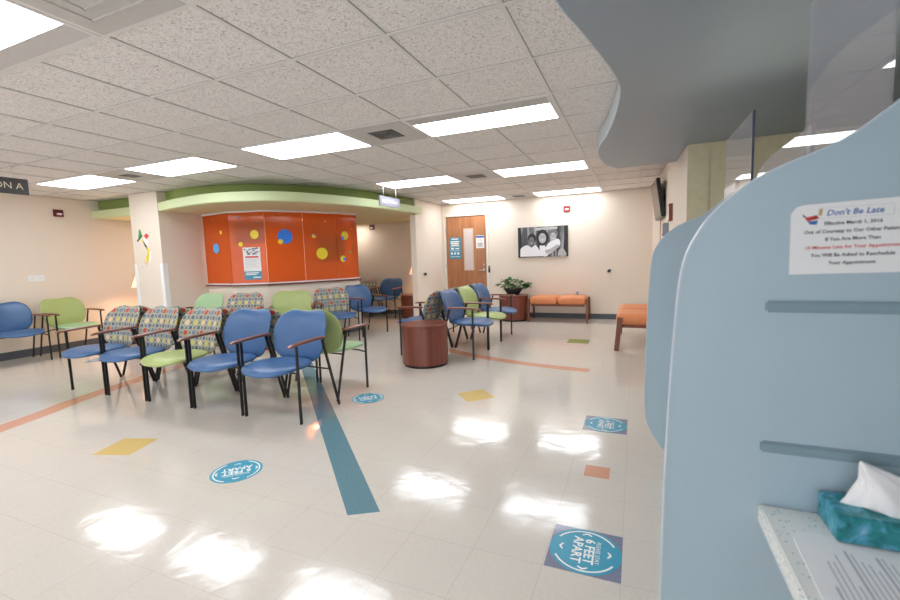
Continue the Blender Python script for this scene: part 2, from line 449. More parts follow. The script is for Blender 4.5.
# column with white corner guards
struct(MB().box(-7.30, -6.64, 4.46, 5.24, 0, ZC, .003).build('wall_column', WALL), 'cream square column with white corner guards')
b = MB()
b.box(-6.70, -6.634, 4.452, 4.46, 0, 1.33); b.box(-6.64, -6.632, 4.452, 4.53, 0, 1.33)
b.box(-7.308, -7.24, 4.452, 4.46, 0, 1.33); b.box(-7.308, -7.30, 4.452, 4.52, 0, 1.33)
struct(b.build('trim_4', WHITE), 'white corner guards on the cream column')

# ------------------------------------------------------------------ green curved soffit over the alcove
S = spline([(-8.4, 4.53), (-7.3, 4.54), (-6.66, 4.475), (-6.3, 4.39), (-6.0, 4.33), (-5.4, 4.27), (-4.95, 4.35), (-4.52, 4.58), (-4.22, 5.0), (-3.94, 5.8), (-3.80, 6.8), (-3.75, 7.58)], 6)
back = [(-3.91, 7.58), (-4.03, 7.6), (-4.03, YF), (XL, YF)]
struct(MB().prism(S+back, 2.118, 2.24).build('trim_5', GREENL), 'pale green curved band of the soffit')
Si = [p for p in offs(S, .035)]
Si = [(min(p[0], -3.80) , p[1]) for p in Si]
struct(MB().prism(Si+[(-4.03, 7.57), (-4.03, YF-.01), (XL+.01, YF-.01)], 2.110, 2.118).build('trim_6', SOFFU), 'cream underside of the curved soffit')
G = spline([(-8.4, 4.64), (-7.2, 4.68), (-6.6, 4.60), (-6.13, 4.48), (-5.33, 4.65), (-4.87, 4.94), (-4.51, 5.37), (-4.13, 6.11), (-4.0, 7.1), (-3.96, 7.6)], 6)
struct(MB().prism(G+[(-4.03, 7.61), (-4.03, YF), (XL, YF)], 2.24, ZC-.002).build('trim_7', GREEND), 'olive green strip between soffit and ceiling')

# ------------------------------------------------------------------ curved low wall with orange acrylic panels
PW = [(-6.63, 5.19), (-5.95, 5.10), (-5.38, 5.28), (-5.04, 5.76), (-4.77, 6.27), (-4.65, 6.72)]
lw = MB(); lw.prism(PW+[(-4.78, 6.76)]+offs(PW, .13)[:-1][::-1], 0, .93)
struct(lw.build('wall_reception_low', WALL), 'low cream faceted wall below the orange panels')
rb = [(-4.65, 6.72), (-6.28, YF)]
struct(MB().ribbon([(-4.75, 6.76), (-6.36, YF)], .05, 0, 2.11).build('wall_reception_end', WALL))
b = MB(); fo = offs(PW, -.012); b.prism(PW+fo[::-1], 0, .10)
struct(b.build('baseboard_reception', BASEB))
sill = empty('sill', (0, 0, 0), 0, 'brown edged ledge under the orange panels', 'ledge')
MB().prism(offs(PW, -.045)+offs(PW, .13)[::-1], .93, .952, bevel=.003).build('wood_ledge', BROWN, sill)
MB().prism(offs(PW, -.02)+offs(PW, .03)[::-1], .952, .972).build('metal_track', METALW, sill)
scr = empty('orange_screen', (0, 0, 0), 0, 'glossy orange acrylic screen of five panels with coloured dots', 'screen')
MB().prism(offs(PW, -.02)+offs(PW, .03)[::-1], 2.085, 2.11).build('top_track', METALW, scr)
def seg_frame(i, u, z, out=.0):
    """frame on panel i at distance u along it, facing the waiting room"""
    a, b_ = Vector(PW[i]), Vector(PW[i+1]); d = (b_-a).normalized(); n = Vector((d.y, -d.x)); p = a+d*u+n*out
    return Matrix(((d.x, 0, n.x, p.x), (d.y, 0, n.y, p.y), (0, 1, 0, z), (0, 0, 0, 1)))
panels = []
for i in range(5):
    a, b_ = Vector(PW[i]), Vector(PW[i+1]); L = (b_-a).length
    panels.append(MB().box(.004, L-.004, .972, 2.085, -.008, .004, .001, seg_frame(i, 0, 0)).build('panel', ORNGP, scr))
def disc_mesh(r, th=.0015, n=28): return [(r*math.cos(2*PI*k/n), r*math.sin(2*PI*k/n)) for k in range(n)]
def seg_hit(i, px, py):
    """where the sight line of the photograph meets panel i (for placing its decals)"""
    f, yaw, pitch, roll = 437.6289, -.4032, -.0981, -.0325
    fw = Vector((math.sin(yaw)*math.cos(pitch), math.cos(yaw)*math.cos(pitch), math.sin(pitch)))
    r = Vector((math.cos(yaw), -math.sin(yaw), 0)); u = r.cross(fw)
    r2 = r*math.cos(roll)+u*math.sin(roll); u2 = -r*math.sin(roll)+u*math.cos(roll)
    d = fw+r2*(px-450)/f-u2*(py-300)/f
    a, b_ = Vector(PW[i]), Vector(PW[i+1]); e = b_-a; L = e.length; e = e/L; n = Vector((e.y, -e.x))
    t = a.dot(n)/(d.x*n.x+d.y*n.y); q = Vector((d.x, d.y))*t
    return (q-a).dot(e), EYE+d.z*t
for i, px, py, r, m in [(0, 216.5, 248.5, .125, SKY), (0, 221, 232.5, .05, YEL), (0, 208, 237.5, .018, BLU), (0, 213, 219, .012, PINKD),
        (1, 254.5, 234.5, .105, YEL), (1, 240.8, 244.3, .055, YEL), (1, 238, 217, .022, SKY),
        (2, 285, 236.5, .175, BLU), (2, 280.5, 241.7, .060, YEL), (2, 273, 216, .016, GRN),
        (3, 322, 253.5, .150, YEL), (3, 313.7, 236, .052, YEL), (3, 314.2, 235, .026, BLU), (3, 325, 221.5, .016, YEL),
        (4, 344.5, 235.6, .115, YEL), (4, 342.5, 238, .045, BLU), (4, 343, 258.7, .085, YEL), (4, 344.3, 259, .045, BLU), (4, 350.5, 252, .032, GRN), (4, 339, 222.3, .018, BLU), (4, 351.5, 228.5, .012, YEL)]:
    uu, zz = seg_hit(i, px, py)
    o = .0045 if m in (YEL, SKY) or r > .1 else .0065
    if (px, py) in ((280.5, 241.7),): o = .0065
    r *= .66
    MB().prism(disc_mesh(r), 0, .0015, seg_frame(i, uu, zz, o)).build('dot_decal', m, panels[i])
# information poster on the second panel
uu, zz = seg_hit(1, 252.5, 262.5)
po = empty('poster', (0, 0, 0), 0, 'small white and blue notice poster stuck on the second orange panel', 'poster')
M = seg_frame(1, uu, zz, .006)
MB().box(-.145, .145, -.27, .24, -.0005, .001, M=M).build('sheet', PAPER, po)
t_ = MB()
rnd = random.Random(3)
for k in range(26):
    x = rnd.uniform(-.14, .10); y = rnd.uniform(.12, .215); t_.box(x, x+rnd.uniform(.02, .05), y, y+rnd.uniform(.008, .022), .001, .002, M=M)
t_.build('picture', simple('poster_picture', (90, 110, 130), .5, .3, 40), po)
MB().box(-.11, .11, .075, .10, .001, .002, M=M).build('red_headline', REDI, po)
t_ = MB()
for k in range(7): t_.box(-.12, rnd.uniform(.05, .12), .05-k*.021, .055-k*.021, .001, .002, M=M)
t_.build('text_lines', GREYI, po)
MB().box(-.145, .145, -.27, -.14, .001, .002, M=M).build('blue_footer', TEALP, po)
t_ = MB()
for y, x0, x1 in ((-.165, -.12, .1), (-.19, -.12, .06), (-.235, 0, .13)): t_.box(x0, x1, y-.008, y+.008, .002, .003, M=M)
t_.build('footer_lines', LETTERW, po)
# televisions behind the translucent panels
for i, u0, u1, z0, z1, lab in ((1, seg_hit(1, 232, 230)[0]-.02, seg_hit(1, 262, 230)[0]-.02, 1.60, 1.96, 'small dark screen dimly seen behind the second orange panel'), (3, seg_hit(3, 322, 250)[0]-.04, seg_hit(3, 322, 250)[0]+.44, 1.28, 1.70, 'dark screen dimly seen behind the two right orange panels')):
    tv = empty('television', (0, 0, 0), 0, lab, 'television', 'screens behind the orange panels')
    MB().box(u0, u1, z0, z1, -.12, -.08, .004, seg_frame(i, 0, 0)).build('housing', BLACKP, tv)
    MB().box(u0+.02, u1-.02, z0+.02, z1-.02, -.08, -.078, 0, seg_frame(i, 0, 0)).build('screen', simple('dark_screen', (30, 22, 22), .4), tv)
struct(MB().box(-7.27, -7.2, 5.24, YF, 0, 2.11).build('wall_office_blocker', WALL))  # wall added so the office light stays out of the column corner

# ------------------------------------------------------------------ door
door = struct(MB().box(DX0, DX1, YF+.01, YF+.05, .01, DZ, .002).build('door_1', DOORW), 'wooden door with a narrow window')
b = MB()
for x0, x1, z0, z1 in ((DX0-.05, DX0-.003, 0, DZ+.05), (DX1+.003, DX1+.05, 0, DZ+.05), (DX0-.003, DX1+.003, DZ+.003, DZ+.05)): b.box(x0, x1, YF-.015, YF+.12, z0, z1, .002)
b.build('door_frame', CREAM, door)
f = MB()
for x0, x1, z0, z1 in ((-3.41, -3.39, .98, 1.88), (-3.20, -3.18, .98, 1.88), (-3.39, -3.20, 1.86, 1.88), (-3.39, -3.20, .98, 1.0)): f.box(x0, x1, YF+.003, YF+.011, z0, z1)
f.build('window_trim', simple('tan_trim', (200, 170, 140), .4), door)
MB().box(-3.39, -3.20, YF+.006, YF+.009, 1.0, 1.86).build('window_pane', simple('frosted_pane', (206, 190, 184), .25), door)
h = MB(); h.lathe([(0, 0), (.028, 0), (.028, .012), (0, .012)], 20, Matrix.Translation((-2.965, YF+.01, .985)) @ Matrix.Rotation(PI/2, 4, 'X'))
h.tube([(-2.965, YF+.0, .985), (-2.965, YF-.045, .985), (-2.99, YF-.05, .985), (-3.09, YF-.05, .985)], .010); h.build('door_handle', STEEL, door)
MB().lathe([(0, 0), (.02, 0), (.02, .015), (0, .015)], 16, Matrix.Translation((-2.965, YF+.01, 1.10)) @ Matrix.Rotation(PI/2, 4, 'X')).build('deadbolt', STEEL, door)
for z in (.3, 1.1, 1.85): MB().box(DX0-.012, DX0+.012, YF-.02, YF+.012, z-.05, z+.05, .002).build('hinge', STEEL, door)
def sheet(name, M, w, h, mat, label, cat, bars, parent_mat=None):
    e = empty(name, (0, 0, 0), 0, label, cat); MB().box(-w/2, w/2, -h/2, h/2, 0, .002, M=M).build('sheet', mat, e)
    for nm, m, rects in bars:
        t = MB()
        for x0, x1, y0, y1 in rects: t.box(x0*w, x1*w, y0*h, y1*h, .002, .003, M=M)
        t.build(nm, m, e)
    return e
def lines(x0, x1, ys, th=.03): return [(x0+.02*((i*7) % 3), x1-.03*((i*5) % 3), y-th/2, y+th/2) for i, y in enumerate(ys)]
sheet('door_notice', frame_far(-3.61, 1.47, YF+.008), .27, .46, TEALP, 'blue notice with white lettering on the left of the wooden door', 'notice',
      [('lettering', LETTERW, lines(-.3, .3, [.42], .05)+lines(-.38, .38, [.3, .22, .14], .055)+[(-.42, .42, .06, .075), (-.42, .42, -.13, -.115)]+[(-.35, -.1, -.06, .02), (.02, .36, -.05, 0), (-.36, -.2, -.3, -.2), (-.08, .06, -.3, -.2), (.18, .34, -.3, -.2)]+lines(-.4, .4, [-.4], .02))])
sheet('door_paper', frame_far(-3.035, 1.585, YF+.008), .18, .27, PAPER, 'white paper with a blue header taped right of the door window', 'notice',
      [('header', BLUEI, [(-.48, .48, .3, .46)]), ('red_symbol', REDI, [(-.16, .16, .18, .2), (-.16, .16, -.04, -.02), (-.16, -.13, -.04, .2), (.13, .16, -.04, .2)]), ('text_lines', INK, lines(-.34, .34, [-.14, -.24, -.34], .04))])
b = empty('card_reader', (-2.845, YF, 1.0), 0, 'small black card reader beside the door frame', 'card reader')
MB().box(-.018, .022, -.02, 0, -.07, .07, .004).build('housing', BLACKP, b); MB().box(-.008, .012, -.022, -.02, .02, .05).build('indicator', GREYI, b)

# ------------------------------------------------------------------ blue wave soffit over the reception desk
W = spline([(-1.15, -1.49), (-.85, -.3), (-.55, .6), (-.36, 1.35), (-.285, 1.88), (-.235, 2.10), (-.165, 2.43), (-.11, 2.74), (-.095, 3.0), (-.14, 3.47), (-.225, 4.0), (-.325, 4.45), (-.355, 4.88), (-.315, 5.36), (-.20, 5.68)], 6)
Wb = W+[(.40, 5.62), (.435, 4.85), (.64, 4.79), (3.2, 4.79), (3.2, -1.49)]
struct(MB().prism(Wb, 2.262, ZC-.0015, smooth=False).build('trim_8', [BLUES]), 'grey-blue wave-edged soffit above the reception desk')
b = MB(); t = bmesh.new(); o1, o2 = W, offs(W, .004)
b.ribbon(offs(W, .002), .003, 2.262, ZC-.0015); struct(b.build('trim_9', BLUER), 'pale blue curved edge band of the grey-blue soffit')

# ------------------------------------------------------------------ ceiling troffers
def troffer(cx, cy, label, near_strip=0, far_strip=0):
    e = empty('ceiling_light', (cx, cy, ZC), 0, label, 'ceiling light', 'recessed ceiling lights')
    a, c = .5976, .2928; fr = MB()
    for x0, x1, y0, y1 in ((-a, a, -c, -c+.022), (-a, a, c-.022, c), (-a, -a+.022, -c+.022, c-.022), (a-.022, a, -c+.022, c-.022)): fr.box(x0, x1, y0, y1, -.004, .005)
    fr.build('frame', TBAR, e)
    y0, y1 = -c+.022+near_strip, c-.022-far_strip
    MB().box(-a+.022, a-.022, y0, y1, -.003, .004).build('diffuser', DIFF, e)
    if near_strip: MB().box(-a+.022, a-.022, -c+.022, y0, -.003, .004).build('reflector', simple('reflector_grey', (196, 192, 190), .5), e)
    if far_strip: MB().box(-a+.022, a-.022, y1, c-.022, -.003, .004).build('reflector', simple('reflector_grey2', (205, 200, 198), .5), e)
    return e
DIFF = emis('lit_diffuser', (244, 249, 255), LAMP)
Cx = lambda k: -1.181-1.8288*k
Ry = lambda k: 1.1296+2.4384*k
rowname = {0: 'overhead at the left edge of the photo', 1: 'in the row over the front chairs', 2: 'in the row before the green soffit end', 3: 'in the row nearest the door wall'}
for k, r, lab, ns, fs in [
    (0, 0, 'recessed ceiling light at the very top, left of the grey-blue soffit', 0, 0),
    (1, 0, 'largest ceiling light, cut by the top left corner of the photo', 0, .12),
    (0, 1, 'long white ceiling light nearest the grey-blue soffit, right of the square vent', .15, 0),
    (1, 1, 'ceiling light just left of the largest square vent', 0, 0),
    (2, 1, 'ceiling light right of the small dark vent near the column', 0, 0),
    (3, 1, 'leftmost ceiling light, beyond the dark hanging sign', 0, 0),
    (0, 2, 'ceiling light left of the wave soffit tip, second row from the door wall', 0, 0),
    (1, 2, 'ceiling light directly above the small grey hanging sign', 0, 0),
    (0, 3, 'ceiling light above the black and white photo, nearest the far wall', 0, 0),
    (1, 3, 'ceiling light above the wooden door', 0, 0),
    (2, 0, 'ceiling light left of the largest one, beyond the photo edge', 0, 0),
    (3, 0, 'ceiling light at the left wall, beyond the photo edge', 0, 0),
    (0, -1, 'ceiling light behind the camera on the right', 0, 0),
    (2, -1, 'ceiling light behind the camera on the left', 0, 0)]:
    troffer(Cx(k), Ry(r), lab, ns, fs)
def vent(cx, cy, label, size=.125, blank=False):
    e = empty('ceiling_vent', (cx, cy, ZC), 0, label, 'vent', 'square ceiling air vents')
    MB().box(-.292, .292, -.292, .292, -.003, .004, .001).build('backing', simple('vent_plate', (200, 196, 192), .5) if 'vent_plate' not in MATS else MATS['vent_plate'], e)
    if blank:
        for q in (.20, .13, .06):
            m = MB()
            for x0, x1, y0, y1 in ((-q, q, -q, -q+.012), (-q, q, q-.012, q), (-q, -q+.012, -q, q), (q-.012, q, -q, q)): m.box(x0, x1, y0, y1, -.008, .0, .001)
            m.build('cone_ring', MATS['vent_plate'], e)
        return
    MB().box(-size, size, -size, size, -.005, -.0028).build('throat', BLACK, e)
    for q in (size*.85, size*.6, size*.35, size*.13):
        m = MB()
        for x0, x1, y0, y1 in ((-q, q, -q, -q+.007), (-q, q, q-.012, q), (-q, -q+.012, -q, q), (q-.012, q, -q, q)): m.box(x0, x1, y0, y1, -.008, -.005)
        m.build('louver', MATS['vent_metal'], e)
simple('vent_metal', (140, 138, 134), .5)
vent(-2.095, 3.568, 'largest square ceiling vent, between two lights in the middle')
vent(-2.095, 6.006, 'smaller square ceiling vent beside the second-row light')
vent(-2.095, 8.445, 'farthest ceiling vent, above the wooden door', .11)
vent(-5.755, 3.568, 'small dark ceiling vent near the cream column', .09)
vent(-2.095, 1.13, 'plain grey stepped ceiling panel at the top left of the photo', .16, True)

# sprinkler heads / sign rods are with their things; hanging signs
def hanging_sign(y0, y1, z0, z1, x, body, board, ink, rods, label, size, align_y, space=1., align='CENTER'):
    e = empty('hanging_sign', (x, (y0+y1)/2, ZC), 0, label, 'sign')
    cy = (y0+y1)/2
    MB().box(-.008, .008, y0-cy, y1-cy, z0-ZC, z1-ZC, .002).build('board', board, e)
    M = frame_px(align_y-cy, (z0+z1)/2-ZC, .008)
    text('lettering', body, size, ink, e, M=M, space=space, align=align)
    for r in rods:
        MB().tube([(0, r-cy, 0), (0, r-cy, z1-ZC)], .004).build('rod', METALW, e)
        MB().box(-.02, .02, r-cy-.02, r-cy+.02, -.016, -.002, .002).build('ceiling_clip', METALW, e)
hanging_sign(1.98, 2.745, 2.115, 2.285, -6.2, 'RECEPTION A', CHAR, LETTERC, (2.12, 2.62), 'charcoal hanging sign with cream letters, cut by the left edge', .098, 2.700, align='RIGHT')
hanging_sign(5.74, 6.36, 2.095, 2.24, -3.55, 'RECEPTION B', GREYS, LETTERW, (5.87, 6.25), 'small silver grey hanging sign in front of the green soffit', .078, 6.05)

def downlight(x, y, power, label):  # fill lights added out of sight to brighten alcove, column corner and office
    e = empty('added_downlight', (x, y, 2.11), 0, label, 'downlight', 'added fill lights hidden under the green soffit')
    MB().lathe([(.075, -.004), (.095, -.004), (.097, 0), (.075, 0), (.075, -.004)], 28).build('trim_ring', METALW, e)
    MB().lathe([(0, -.002), (.075, -.002), (.075, -.0005), (0, -.0005)], 28).build('lit_lens', emis('added_light_lens', (255, 240, 220), 6) if 'added_light_lens' not in MATS else MATS['added_light_lens'], e)
    ld = bpy.data.lights.new('bulb', 'AREA'); ld.shape = 'DISK'; ld.size = .14; ld.energy = power; ld.color = (1, .93, .85)
    lo = bpy.data.objects.new('bulb', ld); COL.objects.link(lo); lo.parent = e; lo.location = (0, 0, -.008)
downlight(-6.05, 8.45, 34, 'added unseen downlight brightening the far left corner of the alcove')
downlight(-7.85, 5.9, 10, 'added unseen downlight brightening the corner behind the column')
downlight(-6.1, 6.9, 40, 'added downlight brightening the office behind the orange panels')
# fire alarm strobes, outlets, small wall things
def strobe(M, mat, label):
    e = empty('fire_alarm_strobe', M.translation, 0, label, 'fire alarm'); M = M.copy(); M.translation = (0, 0, 0)
    MB().box(-.065, .065, -.055, .055, 0, .03, .006, M).build('housing', mat, e)
    MB().box(-.035, .035, -.03, 0, .03, .055, .008, M).build('flash_lens', WHITE, e)
    MB().box(-.05, .05, .02, .04, .03, .034, .001, M).build('sounder_slot', INK, e)
strobe(frame_far(-1.24, 2.14), REDP, 'red fire alarm strobe above the black and white photo')
strobe(frame_px(4.05, 2.17, XL), MAROON, 'maroon fire alarm strobe on the left wall above the green chair')
strobe(frame_far(-5.68, 2.03), MAROON, 'dark red fire alarm strobe on the alcove back wall')
e = empty('wall_plate', (XL, 3.68, 1.165), 0, 'white horizontal wall plate above the blue and green wall chairs', 'wall plate')
MB().box(0, .008, -.10, .10, -.045, .045, .003).build('plate', WHITE, e)
for y in (-.05, .05): MB().box(.008, .010, y-.03, y+.03, -.02, .02).build('cover_insert', PAPER, e)
for M, lab in ((frame_far(-.47, .93), 'small round black knob on the wall right of the orange bench'), (frame_px(7.9, .96, -3.91), 'small round black knob on the partition left of the door')):
    e = empty('wall_button', M.translation, 0, lab, 'button'); M = M.copy(); M.translation = (0, 0, 0)
    MB().lathe([(0, 0), (.042, 0), (.042, .006), (.03, .01), (0, .01)], 24, M).build('rosette', STEEL, e)
    MB().lathe([(.02, .01), (.028, .03), (.026, .045), (0, .05)], 20, M).build('knob', BLACKP, e)
e = empty('power_outlet', (-1.05, YF, .49), 0, 'small steel power outlet just above the orange bench by the far wall', 'outlet')
MB().box(-.035, .035, -.006, 0, -.057, .057, .002).build('plate', STEEL, e)
for z in (-.02, .02): MB().box(-.015, .015, -.009, -.006, z-.012, z+.012).build('socket', INK, e)

# black and white photograph on the far wall
pc = empty('wall_photo', (-1.715, YF, 1.525), 0, 'black and white canvas photo of three smiling people in white shirts', 'picture')
M = Matrix(((1, 0, 0, 0), (0, 0, -1, -.032), (0, 1, 0, 0), (0, 0, 0, 1)))
MB().box(-.495, .495, -.032, 0, -.30, .30, .002).build('canvas', PHOTO, pc)
def blob(name, pts, mat, z=0, sm=True):
    p = [((x-.5)*.98, (.5-y)*.59) for x, y in pts]
    if sm: p = spline(p+[p[0]], 4)[:-1]
    MB().prism(p, z, z+.0007, M).build(name, mat, pc)
def ell(cx, cy, a, b, n=14): return [(cx+a*math.cos(2*PI*k/n), cy+b*math.sin(2*PI*k/n)) for k in range(n)]
blob('dark_edge', [(.0, .0), (.06, .0), (.07, .5), (.05, 1), (0, 1)], PH_D, .0002, False)
blob('dark_edge', [(.94, .0), (1, .0), (1, 1), (.9, 1), (.93, .5)], PH_D, .0002, False)
blob('bright_sky', [(.36, .02), (.8, .02), (.8, .09), (.36, .12)], PH_L, .0002, False)
blob('right_shirt', [(.62, .55), (.70, .47), (.80, .42), (.85, .5), (.84, .66), (.74, .8), (.62, .92), (.52, .9), (.56, .72)], PH_W, .0008)
blob('left_shirt', [(.04, .98), (.05, .72), (.13, .62), (.20, .6), (.28, .68), (.36, .6), (.44, .78), (.50, .9), (.5, .98)], PH_W, .0008, True)
blob('middle_shirt', [(.46, .58), (.52, .56), (.57, .68), (.62, .62), (.64, .75), (.6, .97), (.50, .97), (.44, .72)], PH_W, .0010)
blob('lower_right_figure', [(.8, .98), (.82, .82), (.88, .74), (.93, .78), (.97, .98)], PH_L, .0008)
blob('left_hair', ell(.285, .38, .085, .17), PH_D, .0012); blob('left_face', ell(.275, .47, .06, .15), PH_M, .0015)
blob('middle_hair', ell(.50, .36, .125, .27), PH_D, .0020); blob('middle_face', ell(.50, .38, .075, .17), PH_L, .0024)
blob('right_hair', ell(.72, .25, .09, .15), PH_M, .0020); blob('right_face', ell(.715, .34, .06, .13), PH_L, .0024)
for cx, cy, s, z in ((.275, .46, 1, .0022), (.50, .36, 1.2, .0031), (.715, .33, 1, .0031)):
    for sx in (-.022, .022): blob('eye', ell(cx+sx*s, cy-.03, .010*s, .012*s, 8), PH_D, z)
    blob('smile', [(cx-.026*s, cy+.055), (cx, cy+.07), (cx+.026*s, cy+.055), (cx, cy+.09)], PH_W, z, False)
    blob('nose', [(cx-.008, cy+.02), (cx+.008, cy+.02), (cx, cy-.01)], PH_M if s > 1 else PH_D, z, False)
blob('arm', [(.55, .78), (.66, .74), (.78, .62), (.84, .66), (.72, .82), (.58, .9)], PH_L, .0027)

# figure decal on the column: small abstract coloured shapes
cf = empty('wall_decal', (-7.045, 4.46, 1.63), 0, 'small colourful decal on the front of the cream column', 'decal')
M = Matrix(((1, 0, 0, 0), (0, 0, -1, 0), (0, 1, 0, 0), (0, 0, 0, 1)))
for nm, pts, m in (('green_patch', [(-.08, .10), (-.05, .24), (-.02, .22), (.0, .12)], GRN), ('black_stroke', [(-.11, .07), (.0, .15), (.005, .13), (-.10, .045)], INK),
    ('red_patch', [(.03, .13), (.08, .17), (.13, .13), (.08, .08)], REDI), ('white_patch', [(.02, .10), (.09, .06), (.10, -.02), (.06, -.06), (.02, .0)], WHITE),
    ('yellow_stroke', [(-.03, .08), (.0, .08), (.09, -.06), (.06, -.07)], YEL), ('yellow_patch', [(.06, -.06), (.11, -.08), (.10, -.17), (.06, -.28), (.02, -.30), (.03, -.2), (.07, -.14)], YEL),
    ('grey_patch', [(.0, -.28), (.05, -.33), (.02, -.31), (-.02, -.24)], GREYI), ('blue_dot', [(-.08, -.37), (-.04, -.34), (-.05, -.36)], SKY), ('green_dot', [(.15, .18), (.165, .19), (.165, .17)], GRN), ('white_trail', [(.11, -.12), (.14, -.1), (.13, -.22), (.06, -.32), (.09, -.24)], WHITE)):
    MB().prism([((x-.05)*1.25+.05, y) for x, y in pts], 0, .001, M).build(nm, m, cf)

# ------------------------------------------------------------------ floor inlays
def quad_inlay(n, cx, cy, s, rot, mat, label, sy=None):
    sy = sy or s; m = MB(); m.box(-s/2, s/2, -sy/2, sy/2, 0, .0006)
    return struct(m.build('trim_%d' % n, mat, loc=(cx, cy, 0), rot=(0, 0, rot)), label)
quad_inlay(20, -3.375, 1.875, .275, math.radians(18), T_YELL, 'yellow inlaid floor tile at the lower left')
quad_inlay(21, -1.36, 3.72, .275, math.radians(43), T_YELL, 'yellow inlaid floor tile in the middle of the floor')
quad_inlay(22, -.20, 2.59, .14, 0, T_ORNG, 'small orange inlaid floor tile')
quad_inlay(23, -.762, 6.52, .30, 0, T_GREEN, 'green inlaid floor tile before the orange bench')
quad_inlay(24, -.193, 1.852, .30, 0, T_SLATE, 'slate blue floor tile under the nearest round sticker')
quad_inlay(25, -.200, 3.355, .30, 0, T_SLATE, 'slate blue floor tile under the farther round sticker')
quad_inlay(26, -6.95, 3.66, .3, .6, T_SKYB, 'light blue inlaid floor tile behind the front chairs')
ribs = [(-4.5, .9), (-4.80, 1.74), (-4.92, 2.1), (-5.06, 2.42), (-5.26, 3.13), (-5.40, 3.66), (-5.5, 4.2)]
struct(MB().ribbon(spline(ribs, 4), .095, 0, .0006).build('trim_27', T_ORNG), 'orange curved strip in the floor at the left')
ribs = [(-3.2, 6.3), (-2.85, 5.85), (-2.36, 5.48), (-1.79, 5.2), (-1.4, 5.07), (-1.0, 4.97), (-.46, 4.895)]
struct(MB().ribbon(spline(ribs, 4), .075, 0, .0006).build('trim_28', T_ORNG), 'orange curved strip in the floor at the right')
struct(MB().prism([(-1.335, 1.715), (-1.195, 1.80), (-3.93, 4.48), (-4.04, 4.38)], 0, .0007).build('trim_29', T_BLUE), 'long teal blue strip in the floor under the chairs')

# round floor stickers
def arc_poly(r0, r1, a0, a1, n=14):
    A = [a0+(a1-a0)*k/n for k in range(n+1)]
    return [(r1*math.cos(a), r1*math.sin(a)) for a in A]+[(r0*math.cos(a), r0*math.sin(a)) for a in reversed(A)]
def sticker(cx, cy, rot, label):
    e = empty('floor_sticker', (cx, cy, .0008), rot, label, 'floor sticker', 'round teal distance stickers')
    MB().prism(disc_mesh(.150, n=48), 0, .0005).build('disc', TEALS, e)
    for a0 in (PI*.62, -PI*.38): MB().prism(arc_poly(.128, .136, a0+.12, a0+PI*.76-.12), .0005, .0008).build('ring_text_line', LETTERW, e)
    text('please_stay_line', 'PLEASE STAY', .026, LETTERW, e, (0, .052, .0007), depth=.0002)
    text('six_feet_line', '6 FEET', .058, LETTERW, e, (0, .016, .0007), depth=.0002, bold=.0014)
    text('apart_line', 'APART', .058, LETTERW, e, (0, -.034, .0007), depth=.0002, bold=.0014)
    for ang, dd in ((0, .112), (PI, .112), (PI/2, .098), (-PI/2, .098)):
        M = Matrix.Rotation(ang, 4, 'Z') @ Matrix.Translation((dd, 0, 0))
        MB().prism([(-.008, .02), (0, .02), (.012, 0), (0, -.02), (-.008, -.02), (.002, 0)], .0005, .0008, M).build('arrow', LETTERW, e)
sticker(-.193, 1.852, -PI/2, 'nearest round teal PLEASE STAY 6 FEET APART floor sticker, on a slate tile')
sticker(-.200, 3.355, -PI/2, 'second teal floor sticker on a slate tile, beyond the small orange tile')
sticker(-2.28, 1.87, math.radians(225), 'round teal floor sticker in front of the left chairs, left of the blue strip')
sticker(-2.29, 3.345, math.radians(225), 'round teal floor sticker right of the row of chairs, beyond the blue strip')

